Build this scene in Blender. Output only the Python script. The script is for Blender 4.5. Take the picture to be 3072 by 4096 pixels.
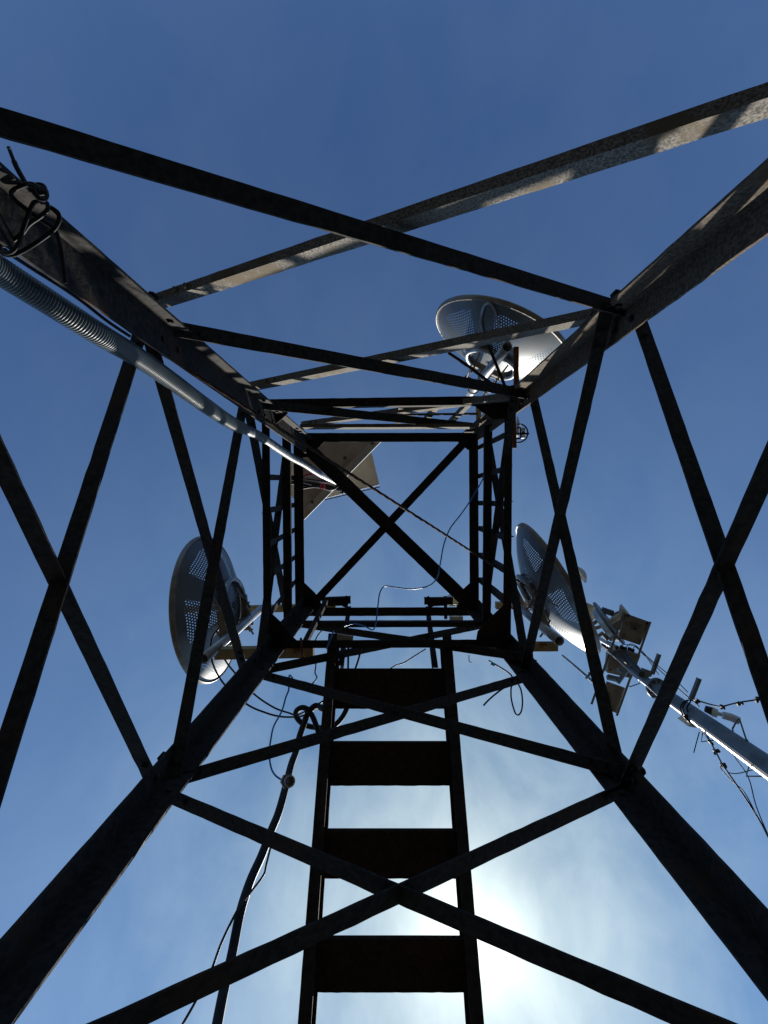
import bpy, math, random
from mathutils import Vector, Matrix, noise
random.seed(7)
R = math.radians
S = bpy.context.scene
for o in list(bpy.data.objects): bpy.data.objects.remove(o, do_unlink=True)

# ------------------------------------------------------------------ camera
CH = 1.5                     # height of the phone above the ground
F = 2000.0                   # focal length in photo pixels (wide phone lens)
ZU, ZV = 1550.0, 1995.0      # where the zenith falls in the photo
cam = bpy.data.objects.new('camera', bpy.data.cameras.new('camera'))
S.collection.objects.link(cam); S.camera = cam
cam.location = (0, 0, CH); cam.rotation_euler = (math.pi, 0, 0)
cam.data.sensor_fit = 'VERTICAL'; cam.data.sensor_height = 36; cam.data.sensor_width = 27
cam.data.lens = F/4096*36
cam.data.shift_x = (1536-ZU)/4096; cam.data.shift_y = (ZV-2048)/4096
cam.data.clip_start = 0.02; cam.data.clip_end = 5000
S.render.resolution_x = 768; S.render.resolution_y = 1024
S.view_settings.view_transform = 'Standard'; S.view_settings.look = 'None'
S.view_settings.gamma = 1; S.view_settings.exposure = 0.70

# ------------------------------------------------------------------ sun and sky
SD = Vector((0.15, 0.8725, 1.0)).normalized()
sun = bpy.data.objects.new('sun', bpy.data.lights.new('sun', 'SUN'))
S.collection.objects.link(sun)
sun.data.energy = 4.9; sun.data.angle = R(0.5); sun.data.color = (1, .95, .87)
sun.rotation_euler = SD.to_track_quat('Z', 'Y').to_euler(); sun.location = (2, 9, 12)
W = bpy.data.worlds.new('World'); S.world = W; W.use_nodes = True
nt = W.node_tree; N = nt.nodes; L = nt.links; N.clear()
def wn(t, **k):
    n = N.new(t)
    for a, b in k.items(): setattr(n, a, b)
    return n
def wm(op, a, b=None, c=None, clamp=False):
    n = wn('ShaderNodeMath', operation=op); n.use_clamp = clamp
    for i, x in enumerate((a, b, c)):
        if x is None: continue
        if isinstance(x, (int, float)): n.inputs[i].default_value = x
        else: L.new(x, n.inputs[i])
    return n.outputs[0]
out = wn('ShaderNodeOutputWorld'); bg = wn('ShaderNodeBackground')
sky = wn('ShaderNodeTexSky', sky_type='NISHITA'); sky.sun_disc = False
sky.sun_elevation = math.asin(SD.z); sky.sun_rotation = math.atan2(SD.x, SD.y)
sky.altitude = 900; sky.air_density = 1.0; sky.dust_density = 0.3; sky.ozone_density = 3.0
SKY = 0.0523
tc = wn('ShaderNodeTexCoord')
dot = wn('ShaderNodeVectorMath', operation='DOT_PRODUCT'); L.new(tc.outputs['Generated'], dot.inputs[0]); dot.inputs[1].default_value = SD
d = wm('MAXIMUM', dot.outputs['Value'], 0.0)
# thin high cloud: wispy noise, forward-scattering strongly near the sun
mp = wn('ShaderNodeMapping'); L.new(tc.outputs['Generated'], mp.inputs[0]); mp.inputs['Scale'].default_value = (2.2, 1.5, 1.8); mp.inputs['Rotation'].default_value = (0, 0, .6)
nz = wn('ShaderNodeTexNoise'); L.new(mp.outputs[0], nz.inputs['Vector']); nz.inputs['Scale'].default_value = 2.6; nz.inputs['Detail'].default_value = 9; nz.inputs['Roughness'].default_value = .58; nz.inputs['Distortion'].default_value = .35
cl = wm('MULTIPLY_ADD', nz.outputs[0], 2.6, -.85, clamp=True)
broad = wm('POWER', d, 3.0); mid = wm('POWER', d, 14.0); tight = wm('POWER', d, 46.0); core = wm('POWER', d, 350.0)
wisp = wm('SUBTRACT', cl, .45)
def scaled(col, f):
    n = wn('ShaderNodeVectorMath', operation='SCALE'); n.inputs[0].default_value = col; L.new(f, n.inputs['Scale']); return n.outputs[0]
def vadd(a, b):
    n = wn('ShaderNodeVectorMath', operation='ADD'); L.new(a, n.inputs[0]); L.new(b, n.inputs[1]); return n.outputs[0]
haze = scaled((.0586, .089, .078), broad)
wis = scaled((.090, .094, .070), wm('MULTIPLY', wm('MULTIPLY_ADD', wm('POWER', d, 9.0), 1.7, .10), wisp))
aur = scaled((.300, .312, .262), wm('MULTIPLY', wm('ADD', tight, wm('MULTIPLY', core, 1.6)), wm('MULTIPLY_ADD', cl, .35, .85)))
glow = vadd(vadd(haze, wis), aur)
sk = wn('ShaderNodeVectorMath', operation='SCALE'); L.new(sky.outputs[0], sk.inputs[0]); sk.inputs['Scale'].default_value = SKY
tint = wn('ShaderNodeVectorMath', operation='MULTIPLY'); L.new(sk.outputs[0], tint.inputs[0]); ext = vadd(scaled((.99, 1.19, 1.43), wm('ADD', 1.0, 0.0)), scaled((.06, -.05, -.42), wm('POWER', d, 15.0))); L.new(ext, tint.inputs[1])
ad = wn('ShaderNodeVectorMath', operation='ADD'); L.new(tint.outputs[0], ad.inputs[0]); L.new(glow, ad.inputs[1])
sc = wn('ShaderNodeVectorMath', operation='SCALE'); L.new(ad.outputs[0], sc.inputs[0]); sc.inputs['Scale'].default_value = 1/SKY
L.new(sc.outputs[0], bg.inputs[0]); bg.inputs[1].default_value = SKY
L.new(bg.outputs[0], out.inputs[0])

# ------------------------------------------------------------------ materials
def mat(name, c1, c2, rough=.7, metal=0.0, scale=60, bump=.0, c3=None, s3=9, t3=.55, detail=6, spec=.3):
    m = bpy.data.materials.new(name); m.use_nodes = True
    n = m.node_tree.nodes; l = m.node_tree.links; b = n['Principled BSDF']
    t = n.new('ShaderNodeTexCoord'); z = n.new('ShaderNodeTexNoise'); z.inputs['Scale'].default_value = scale; z.inputs['Detail'].default_value = detail
    l.new(t.outputs['Object'], z.inputs['Vector'])
    r = n.new('ShaderNodeValToRGB'); r.color_ramp.elements[0].position = .38; r.color_ramp.elements[1].position = .62
    r.color_ramp.elements[0].color = (*c1, 1); r.color_ramp.elements[1].color = (*c2, 1); l.new(z.outputs[0], r.inputs[0])
    col = r.outputs[0]
    if c3:
        z2 = n.new('ShaderNodeTexNoise'); z2.inputs['Scale'].default_value = s3; z2.inputs['Detail'].default_value = 7; l.new(t.outputs['Object'], z2.inputs['Vector'])
        r2 = n.new('ShaderNodeValToRGB'); r2.color_ramp.elements[0].position = t3; r2.color_ramp.elements[1].position = t3+.09; l.new(z2.outputs[0], r2.inputs[0])
        mx = n.new('ShaderNodeMix'); mx.data_type = 'RGBA'; l.new(r2.outputs[0], mx.inputs[0]); l.new(col, mx.inputs[6]); mx.inputs[7].default_value = (*c3, 1); col = mx.outputs[2]
    l.new(col, b.inputs['Base Color']); b.inputs['Roughness'].default_value = rough; b.inputs['Metallic'].default_value = metal
    b.inputs['Specular IOR Level'].default_value = spec
    if bump:
        bp = n.new('ShaderNodeBump'); bp.inputs['Strength'].default_value = bump; bp.inputs['Distance'].default_value = .002; l.new(z.outputs[0], bp.inputs['Height']); l.new(bp.outputs[0], b.inputs['Normal'])
    return m
M = {}
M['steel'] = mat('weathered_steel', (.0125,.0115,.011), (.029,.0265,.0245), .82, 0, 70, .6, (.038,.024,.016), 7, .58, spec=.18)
M['leg'] = mat('sunlit_leg_steel', (0.0594,0.04752,0.03672), (0.1242,0.1015,0.07992), .85, 0, 120, .7, (0.0972,0.0594,0.03456), 6, .56, spec=.1)  # paler base colour carries the sunlight; used on leg B only
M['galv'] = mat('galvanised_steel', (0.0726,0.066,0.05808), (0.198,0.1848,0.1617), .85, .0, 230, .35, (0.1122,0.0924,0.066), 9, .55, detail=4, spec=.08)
M['tread'] = mat('tread_plate', (0.017,0.01275,0.0102), (0.0323,0.0238,0.0187), .85, 0, 40, .5, (0.0425,0.0221,0.0136), 5, .57, spec=.15)
M['rust'] = mat('rusty_steel', (0.0975,0.03375,0.015), (0.195,0.075,0.03375), .9, 0, 60, .6)
M['dullrust'] = mat('dull_rust', (.10,.065,.04), (.16,.11,.075), .9, 0, 60, .4)
M['rustrod'] = mat('rusty_rope', (0.02625,0.0135,0.009), (0.0675,0.036,0.0225), .9, 0, 200, .6)
M['yellow'] = mat('faded_yellow_paint', (0.3024,0.2304,0.108), (0.3744,0.2952,0.1584), .7, 0, 30, .2, (0.1728,0.072,0.0288), 9, .60)
M['pipe'] = mat('galvanised_pipe', (0.2772,0.2838,0.2904), (0.3828,0.3894,0.396), .38, .55, 25, .1, (0.231,0.2376,0.2376), 5, .55, spec=.5)
M['white'] = mat('white_paint', (.62,.62,.60), (.74,.74,.71), .5, 0, 12, .05)
M['cream'] = mat('cream_plastic', (0.4125,0.405,0.315), (0.495,0.48,0.39), .5, 0, 12, .05)
M['tan'] = mat('dusty_plate', (0.4,0.352,0.288), (0.48,0.432,0.36), .8, 0, 9, .1, (0.336,0.288,0.224), 4, .55)
M['tanb'] = mat('grey_plate', (0.48,0.456,0.392), (0.544,0.52,0.456), .7, 0, 9, .1)
M['black'] = mat('black_cable', (.012,.012,.014), (.022,.022,.025), .6, 0, 50, 0, spec=.3)
M['dcond'] = mat('dark_conduit', (.010,.012,.017), (.018,.022,.03), .65, 0, 50, 0, spec=.25)
M['blue'] = mat('blue_cable', (.03,.15,.48), (.04,.19,.56), .45, 0, 30, 0, spec=.5)
M['bluetag'] = mat('blue_tag', (.02,.30,.62), (.03,.36,.70), .5, 0, 30, 0)
M['cond'] = mat('grey_conduit', (.058,.080,.095), (.09,.112,.127), .38, 0, 14, .1, (.05,.06,.062), 5, .55, spec=.5)
M['tape'] = mat('pale_tape_wrap', (0.0336,0.0504,0.0693), (0.0504,0.0693,0.0882), .5, 0, 22, .3, spec=.4)
M['whitep'] = mat('white_plastic', (0.465,0.4725,0.48), (0.57,0.57,0.57), .45, 0, 12, 0)
M['red'] = mat('red_tape', (.40,.02,.04), (.5,.03,.06), .5, 0, 30, 0)
M['gland'] = mat('grey_plastic', (0.3,0.2775,0.24), (0.36,0.3375,0.3), .5, 0, 30, 0)
M['rubber'] = mat('black_rubber', (.01,.01,.01), (.02,.02,.02), .7, 0, 30, 0)
M['wyel'] = mat('yellow_wire', (.60,.55,.14), (.68,.62,.2), .5, 0, 30, 0)
M['mast'] = mat('mast_paint', (0.1054,0.1302,0.1426), (0.1426,0.1674,0.1798), .45, .0, 3, .1, (0.0868,0.1054,0.1116), 2, .56, spec=.4)
M['panel'] = mat('panel_backsheet', (0.16,0.148,0.12), (0.24,0.224,0.184), .7, .0, 4, .1, (0.096,0.088,0.072), 3, .56)
M['headsteel'] = mat('dark_mast_steel', (0.0315,0.0336,0.0336), (0.056,0.0574,0.056), .7, 0, 6, .2)
M['frame'] = mat('rack_steel', (0.16,0.144,0.12), (0.224,0.208,0.176), .7, 0, 9, .1)
M['ground'] = mat('asphalt', (.022,.021,.020), (.034,.032,.030), .95, 0, 4, .3, spec=.1)

def dish_mat():
    m = bpy.data.materials.new('perforated_dish'); m.use_nodes = True
    n = m.node_tree.nodes; l = m.node_tree.links; b = n['Principled BSDF']; o = n['Material Output']
    def mm(op, a, c=None, clamp=False):
        k = n.new('ShaderNodeMath'); k.operation = op; k.use_clamp = clamp
        for i, x in enumerate((a, c)):
            if x is None: continue
            if isinstance(x, (int, float)): k.inputs[i].default_value = x
            else: l.new(x, k.inputs[i])
        return k.outputs[0]
    t = n.new('ShaderNodeTexCoord'); sp = n.new('ShaderNodeSeparateXYZ'); l.new(t.outputs['Object'], sp.inputs[0])
    y, z = sp.outputs[1], sp.outputs[2]
    s = .0165
    def lat(oy, oz):
        fy = mm('SUBTRACT', mm('FRACT', mm('ADD', mm('DIVIDE', y, s), 100+oy)), .5)
        fz = mm('SUBTRACT', mm('FRACT', mm('ADD', mm('DIVIDE', z, s*1.732), 100+oz)), .5)
        a = mm('MULTIPLY', fy, s); c = mm('MULTIPLY', fz, s*1.732)
        return mm('SQRT', mm('ADD', mm('MULTIPLY', a, a), mm('MULTIPLY', c, c)))
    dd = mm('MINIMUM', lat(0, 0), lat(.5, .5))
    hole = mm('LESS_THAN', dd, .0037)
    r = mm('SQRT', mm('ADD', mm('MULTIPLY', y, y), mm('MULTIPLY', z, z)))
    th = mm('ARCTAN2', z, y)
    # four fan-shaped patches of holes, wider outwards
    sec = mm('GREATER_THAN', mm('COSINE', mm('MULTIPLY', mm('SUBTRACT', th, .5236), 6)), mm('SUBTRACT', .45, mm('MULTIPLY', r, 2.2)))
    ring = mm('MULTIPLY', mm('GREATER_THAN', r, .17), mm('LESS_THAN', r, .395))
    hole = mm('MULTIPLY', hole, mm('MULTIPLY', sec, ring))
    nz = n.new('ShaderNodeTexNoise'); nz.inputs['Scale'].default_value = 6; l.new(t.outputs['Object'], nz.inputs['Vector'])
    rr = n.new('ShaderNodeValToRGB'); rr.color_ramp.elements[0].color = (.08,.09,.093,1); rr.color_ramp.elements[1].color = (.16,.17,.167,1); l.new(nz.outputs[0], rr.inputs[0]); l.new(rr.outputs[0], b.inputs['Base Color'])
    b.inputs['Roughness'].default_value = .40; b.inputs['Metallic'].default_value = .40
    tr = n.new('ShaderNodeBsdfTransparent'); mx = n.new('ShaderNodeMixShader')
    l.new(hole, mx.inputs[0]); l.new(b.outputs[0], mx.inputs[1]); l.new(tr.outputs[0], mx.inputs[2]); l.new(mx.outputs[0], o.inputs[0])
    return m
M['dish'] = dish_mat()
M['rim'] = mat('rim_steel', (0.186,0.1674,0.1364), (0.2604,0.2418,0.2108), .5, .2, 20, .1, spec=.4)

# ------------------------------------------------------------------ geometry helpers
V = Vector
def P(u, v, h): return V(((u-ZU)*h/F, (v-ZV)*h/F, h+CH))       # photo direction + height above the phone -> place in the world
def px(p): h = p.z-CH; return V((ZU+p.x*F/h, ZV+p.y*F/h))
def ortho(a, d):
    d = V(d); d = d-a*d.dot(a); return d.normalized()
class MB:
    def __init__(s): s.v = []; s.f = []; s.sm = []
    def add(s, vs, fs, smooth=False):
        k = len(s.v); s.v += [V(x) for x in vs]; s.f += [tuple(i+k for i in f) for f in fs]; s.sm += [smooth]*len(fs); return s
    def prism(s, poly, ext):
        n = len(poly); ext = V(ext); a = [V(p) for p in poly]; b = [p+ext for p in a]
        return s.add(a+b, [tuple(range(n))[::-1], tuple(range(n, 2*n))]+[(i, (i+1)%n, (i+1)%n+n, i+n) for i in range(n)])
    def box(s, c, ax, hs):
        ax = [V(a).normalized()*h for a, h in zip(ax, hs)]; c = V(c)
        return s.prism([c-ax[0]-ax[1]-ax[2], c+ax[0]-ax[1]-ax[2], c+ax[0]+ax[1]-ax[2], c-ax[0]+ax[1]-ax[2]], ax[2]*2)
    def sweep(s, pts, prof, dA, dB=None, jit=0.0):
        """profile (a,b) swept along straight p0-p1 in small steps"""
        p0, p1 = V(pts[0]), V(pts[1]); a = (p1-p0).normalized(); A = ortho(a, dA)
        B = a.cross(A)
        if dB is not None and B.dot(V(dB)) < 0: B = -B
        k = max(1, int((p1-p0).length/.04)) if jit else 1; n = len(prof); vs = []
        sd = random.uniform(0, 99)
        for i in range(k+1):
            c = p0.lerp(p1, i/k)
            for j, (x, y) in enumerate(prof):
                q = c+A*x+B*y
                if jit: q += (A*noise.noise(V((i*.9+sd, j*3.1, 1)))+B*noise.noise(V((i*.9+sd, j*3.1, 7))))*jit
                vs.append(q)
        fs = [tuple(range(n))[::-1], tuple(range(k*n, k*n+n))]
        for i in range(k):
            for j in range(n): fs.append((i*n+j, i*n+(j+1)%n, (i+1)*n+(j+1)%n, (i+1)*n+j))
        return s.add(vs, fs)
    def L(s, p0, p1, dA, wA, dB, wB, t=.005, jit=.0013):
        return s.sweep((p0, p1), [(0,0),(wA,0),(wA,t),(t,t),(t,wB),(0,wB)], dA, dB, jit)
    def tube(s, path, r, n=10, cap=True, smooth=True, closed=False):
        pts = [V(p) for p in path]; m = len(pts); rs = r if isinstance(r, (list, tuple)) else [r]*m
        T = []
        for i in range(m):
            a = pts[(i+1) % m] if (closed or i < m-1) else pts[i]; b = pts[(i-1) % m] if (closed or i > 0) else pts[i]
            T.append((a-b).normalized())
        up = V((0,0,1)) if abs(T[0].z) < .9 else V((1,0,0)); X = ortho(T[0], up); vs = []
        for i in range(m):
            X = ortho(T[i], X); Y = T[i].cross(X)
            for j in range(n):
                th = 2*math.pi*j/n; vs.append(pts[i]+(X*math.cos(th)+Y*math.sin(th))*rs[i])
        fs = []
        for i in range(m if closed else m-1):
            i2 = (i+1) % m
            for j in range(n): fs.append((i*n+j, i*n+(j+1)%n, i2*n+(j+1)%n, i2*n+j))
        s.add(vs, fs, smooth)
        if cap and not closed:
            s.add(vs[:n], [tuple(range(n))[::-1]]); s.add(vs[-n:], [tuple(range(n))])
        return s
    def pipe(s, p0, p1, r, wall=.004, n=24, top=False):
        p0, p1 = V(p0), V(p1); a = (p1-p0).normalized(); X = ortho(a, V((1,0,0)) if abs(a.x) < .9 else V((0,1,0))); Y = a.cross(X); vs = []
        for c, q in ((p0, r), (p1, r), (p1, r-wall), (p0, r-wall)):
            vs += [c+(X*math.cos(2*math.pi*j/n)+Y*math.sin(2*math.pi*j/n))*q for j in range(n)]
        for k in range(4):
            k2 = (k+1) % 4; s.f += [tuple(len(s.v)+q for q in (k*n+j, k*n+(j+1)%n, k2*n+(j+1)%n, k2*n+j)) for j in range(n)]; s.sm += [k in (0, 2)]*n
        s.v += vs
        if top:
            q = p1-a*.003; s.add([q+(X*math.cos(2*math.pi*j/n)+Y*math.sin(2*math.pi*j/n))*(r-wall*.5) for j in range(n)], [tuple(range(n))])
        return s
    def hexh(s, c, ax, r, h, n=6):
        c = V(c); a = V(ax).normalized(); X = ortho(a, V((.3,.9,.2))); Y = a.cross(X)
        return s.prism([c+(X*math.cos(2*math.pi*j/n)+Y*math.sin(2*math.pi*j/n))*r for j in range(n)], a*h)
    def build(s, name, m, parent=None, **k):
        me = bpy.data.meshes.new(name); off = V(parent['_w']) if parent is not None and '_w' in parent else V((0,0,0))
        if parent is None:                                        # own origin at the middle
            lo = V([min(p[i] for p in s.v) for i in range(3)]); hi = V([max(p[i] for p in s.v) for i in range(3)])
            off = (lo+hi)/2; off.z = lo.z
        me.from_pydata([tuple(p-off) for p in s.v], [], s.f); me.polygons.foreach_set('use_smooth', s.sm); me.update()
        import bmesh
        bm = bmesh.new(); bm.from_mesh(me); bmesh.ops.recalc_face_normals(bm, faces=bm.faces); bm.to_mesh(me); bm.free()
        me.materials.append(M[m] if isinstance(m, str) else m)
        o = bpy.data.objects.new(name, me); S.collection.objects.link(o)
        if parent is not None: o.parent = parent; o['_w'] = tuple(off)
        else: o.location = off; o['_w'] = tuple(off)
        for a, b in k.items(): o[a] = b
        return o
def thing(name, loc, label, cat, group=None):
    o = bpy.data.objects.new(name, None); S.collection.objects.link(o); o.location = loc; o.empty_display_size = .1
    o['label'] = label; o['category'] = cat; o['_w'] = tuple(loc)
    if group: o['group'] = group
    return o
def spline(pts, k=8):
    pts = [V(p) for p in pts]; o = []
    for i in range(len(pts)-1):
        p0 = pts[max(i-1, 0)]; p1 = pts[i]; p2 = pts[i+1]; p3 = pts[min(i+2, len(pts)-1)]
        for j in range(k):
            t = j/k; o.append(.5*((2*p1)+(p2-p0)*t+(2*p0-5*p1+4*p2-p3)*t*t+(3*p1-p0-3*p2+p3)*t**3))
    return o+[pts[-1]]
def wire(uvs, h, r, k=8, n=8):
    """cable through photo directions at heights h (a number, or first and last, or a list)"""
    if isinstance(h, (int, float)): h = (h, h)
    if len(h) == 2 and len(uvs) != 2: h = [h[0]+(h[1]-h[0])*i/(len(uvs)-1) for i in range(len(uvs))]
    return MB().tube(spline([P(u, v, q) for (u, v), q in zip(uvs, h)], k), r, n)
def centred(p0, p1, dA, wA, dB, wB):
    """shift the heel line so that the seen width of the angle is centred on p0-p1"""
    a = (p1-p0).normalized(); A = ortho(a, dA); B = a.cross(A)
    if B.dot(V(dB)) < 0: B = -B
    im = (px(p1)-px(p0)).normalized(); pr = V((-im.y, im.x)); res = []
    for p in (p0, p1):
        q = [(px(x)-px(p)).dot(pr) for x in (p, p+A*wA, p+B*wB)]
        c = (min(q)+max(q))/2; h = p.z-CH
        res.append(p-V((pr.x, pr.y, 0))*(c*h/F))
    return res[0], res[1], A, B

# ------------------------------------------------------------------ ground
g = MB().add([(-600,-600,0),(600,-600,0),(600,600,0),(-600,600,0)], [(0,1,2,3)]).build('ground', 'ground'); g['kind'] = 'structure'

# ------------------------------------------------------------------ the lattice tower
H0, B, CX = .7275, .055, .022
LEGLINE = {'A': (-1, 653, 1327, .781), 'B': (1, 2582, 1186, -.80), 'C': (1, 2077, 2640, 1.177), 'D': (-1, 923, 2800, -1.25)}
def legp(k, h):
    sg, u0, v0, s = LEGLINE[k]; X = CX+sg*(H0-B*h)
    return V((X, ((v0+s*(ZU-u0)-ZV)*h)/F+s*X, h+CH))
Z0, Z1, Z2, Z3 = .6, 1.404, 2.238, 3.18
ZO, ZM, ZI = 2.45, 2.86, 3.18
tower = thing('lattice_tower', (CX, .157, 0), 'dark rusty four-legged steel lattice tower seen from inside, with cross braces on every face', 'tower')
INW = {'A': ((1,0,0),(0,1,0)), 'B': ((-1,0,0),(0,1,0)), 'C': ((-1,0,0),(0,-1,0)), 'D': ((1,0,0),(0,-1,0))}
for k in 'ABCD':
    wx, wy = (.046, .096) if k == 'A' else (.075, .075)
    # seen stretch fitted to the photo, then carried on to the ground
    q0, q1, A_, B_ = centred(legp(k, .5), legp(k, 3.2), INW[k][0], wx, INW[k][1], wy)
    dr = (q0-q1); q0 = q0+dr*((q0.z+.05)/-dr.z) if dr.z < 0 else q0
    leg = MB().L(q0, q1+(q1-q0).normalized()*.06, INW[k][0], wx, INW[k][1], wy, .007, .0012).build('leg', 'leg' if k == 'B' else 'steel', tower)  # sunlit leg gets paler steel, shaded legs dark: light put into colour
    for z in (Z1, Z2, ZO, ZM):                                     # bolt pairs where braces meet the leg
        for dz in (-.045, .04):
            t = (z+dz+CH-q0.z)/(q1.z-q0.z); c = q0.lerp(q1, t)
            for w_, nn, ww in ((A_, B_, wx), (B_, A_, wy)): MB().hexh(c+w_*(ww*.6)+nn*.007, nn, .009, .007).build('bolt', 'steel', leg)
def legline_v(k, u): _, u0, v0, s = LEGLINE[k]; return v0+s*(u-u0)
def brace_h(l, ka, za, kb, zb, style, m='steel', name='brace', w=.039, trim=(-.03,.03)):
    """brace on a face across the picture (line v(u) through two seen points)"""
    (ua, va), (ub, vb) = l; s = (vb-va)/(ub-ua); pts = []
    for k, z in ((ka, za), (kb, zb)):
        u = px(legp(k, z)).x; pts.append(P(u, va+s*(u-ua), z))
    place(pts, 'v', style, m, name, w, trim)
def brace_v(l, ka, za, kb, zb, style, m='steel', name='brace', w=.039):
    (ua, va), (ub, vb) = l; s = (ub-ua)/(vb-va); pts = []
    for k, z in ((ka, za), (kb, zb)):
        v = px(legp(k, z)).y; pts.append(P(ua+s*(v-va), v, z))
    place(pts, 'h', style, m, name, w)
def place(pts, face, style, m, name, w, trim=(-.03,.03)):
    p0, p1 = pts; mid = (p0+p1)/2; inw = V((0, -1 if mid.y > .15 else 1, 0)) if face == 'v' else V((-1 if mid.x > 0 else 1, 0, 0))
    a = (p1-p0).normalized()
    if style == 'in':      dA, wA, dB, wB = inw, w, V((0,0,1)), w          # horizontal leg inwards at the foot: hides the upright one
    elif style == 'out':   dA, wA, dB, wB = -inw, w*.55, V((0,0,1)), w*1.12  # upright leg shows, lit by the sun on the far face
    elif style == 'outw':  dA, wA, dB, wB = -inw, w, V((0,0,1)), w
    p0, p1, A_, B_ = centred(p0, p1, dA, wA, dB, wB)
    br = MB().L(p0+a*trim[0], p1+a*trim[1], dA, wA, dB, wB, .005).build(name, m, tower)
    for q, sg in ((p0, 1), (p1, -1)):
        for off in (.055, .10):
            MB().hexh(q+a*(sg*off)+A_*(wA*.55)-B_*.008, B_, .0085, .008).build('bolt', m, br)
    return br
# far face (top of the picture)
brace_h([(0,484),(2480,1232)], 'A', Z0, 'B', Z1, 'in')
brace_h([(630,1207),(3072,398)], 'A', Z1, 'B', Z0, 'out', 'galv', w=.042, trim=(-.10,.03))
brace_h([(760,1325),(2050,1565)], 'A', Z1, 'B', Z2, 'in', w=.044)
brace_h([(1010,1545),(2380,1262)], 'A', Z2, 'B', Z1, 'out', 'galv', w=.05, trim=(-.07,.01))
brace_h([(1090,1622),(1900,1706)], 'A', Z2, 'B', Z3, 'in', w=.044)
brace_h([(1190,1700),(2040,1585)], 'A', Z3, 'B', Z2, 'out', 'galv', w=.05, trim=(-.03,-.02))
# near-the-sun face (bottom of the picture)
brace_h([(1250,2505),(2004,2616)], 'D', Z3, 'C', Z2, 'in', w=.04)
brace_h([(1100,2672),(1900,2508)], 'D', Z2, 'C', Z3, 'in', w=.04)
brace_h([(1100,2715),(2100,2984)], 'D', Z2, 'C', Z1, 'in')
brace_h([(1100,3005),(2070,2721)], 'D', Z1, 'C', Z2, 'in')
brace_h([(1000,3325),(2100,3796)], 'D', Z1, 'C', Z0, 'in')
brace_h([(1000,3856),(2436,3188)], 'D', Z0, 'C', Z1, 'in')
# left face
brace_v([(232,2340),(590,3095)], 'A', Z0, 'D', Z1, 'in')
brace_v([(545,1370),(232,2340)], 'A', Z1, 'D', Z0, 'in')
brace_v([(605,1381),(966,2651)], 'A', Z1, 'D', Z2, 'in')
brace_v([(967,1646),(716,2996)], 'A', Z2, 'D', Z1, 'in')
brace_v([(1003,1690),(1145,2448)], 'A', Z2, 'D', Z3, 'in')
brace_v([(1145,1795),(1048,2554)], 'A', Z3, 'D', Z2, 'in')
# right face
brace_v([(2575,1320),(2889,2222)], 'B', Z1, 'C', Z0, 'in')
brace_v([(2851,2372),(2537,3071)], 'B', Z0, 'C', Z1, 'in')
brace_v([(2417,1290),(2122,2579)], 'B', Z1, 'C', Z2, 'in')
brace_v([(2139,1611),(2463,3018)], 'B', Z2, 'C', Z1, 'in')
brace_v([(2047,1655),(1943,2410)], 'B', Z2, 'C', Z3, 'in')
brace_v([(1965,1823),(2093,2579)], 'B', Z3, 'C', Z2, 'in')
# one more panel below the phone, down to the ground
for a, b in (('A','B'), ('D','C'), ('A','D'), ('B','C')):
    for za, zb in ((Z0, -.35), (-.35, Z0)):
        p0, p1 = legp(a, za), legp(b, zb); inw = (V((CX,.157,0))-(p0+p1)/2); inw.z = 0; inw = V((0, math.copysign(1, inw.y), 0)) if a+b in ('AB','DC') else V((math.copysign(1, inw.x), 0, 0))
        MB().L(p0, p1, inw, .042, (0,0,1), .042).build('brace', 'steel', tower)
for u, v, k, z in ((2562,3082,'C',1.42), (650,3029,'D',1.46), (2463,1178,'B',1.42), (610,1186,'A',1.40)):
    c = P(u, v, z); MB().hexh(c+V((0,0,-.01)), (0,0,1), .012, .022).build('bolt', 'steel', tower)
# rings of struts
def strut(uv0, uv1, h, dA, wA, dB, wB, m='steel', bolts=(), name='strut', hole=None):
    p0, p1, A_, B_ = centred(P(*uv0, h), P(*uv1, h), dA, wA, dB, wB)
    o = MB().L(p0, p1, dA, wA, dB, wB, .005).build(name, m, tower)
    for t in bolts:
        c = p0.lerp(p1, t)+A_*(wA*.5); q = MB().hexh(c+V((0,0,-.012)), (0,0,1), .011, .012)
        q.tube([c+V((0,0,-.018)), c], .006, 8); q.build('bolt', 'steel', o)
    return o
up = (0,0,1)
strut((1068,1617), (2035,1603), ZO, (0,-1,0), .042, up, .042, bolts=(.12,.27,.41,.55,.69,.84))
strut((1200,1707), (1900,1705), ZM, (0,-1,0), .020, up, .085, 'galv')
strut((1190,1750), (1895,1749), ZI, (0,1,0), .058, up, .04, bolts=(.15,.33,.52,.7))
strut((1068,2578), (2035,2574), ZO, (0,-1,0), .038, up, .04, bolts=(.1,.38,.8))
strut((1150,2496), (1950,2494), ZM, (0,1,0), .03, up, .045)
strut((1190,2448), (1895,2446), ZI, (0,-1,0), .054, up, .04, bolts=(.33,.53,.72))
strut((1062,1640), (1070,2580), ZO, (1,0,0), .038, up, .04, bolts=(.18,.36,.55,.8))
strut((1146,1700), (1152,2500), ZM, (-1,0,0), .045, up, .03)
strut((1192,1745), (1200,2450), ZI, (1,0,0), .060, up, .04, bolts=(.25,.55,.8))
strut((2035,1600), (2028,2580), ZO, (-1,0,0), .038, up, .04, bolts=(.2,.45,.65,.85))
strut((1952,1700), (1946,2500), ZM, (1,0,0), .045, up, .03)
strut((1894,1745), (1898,2450), ZI, (-1,0,0), .058, up, .04, bolts=(.25,.45,.62,.85))
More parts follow.
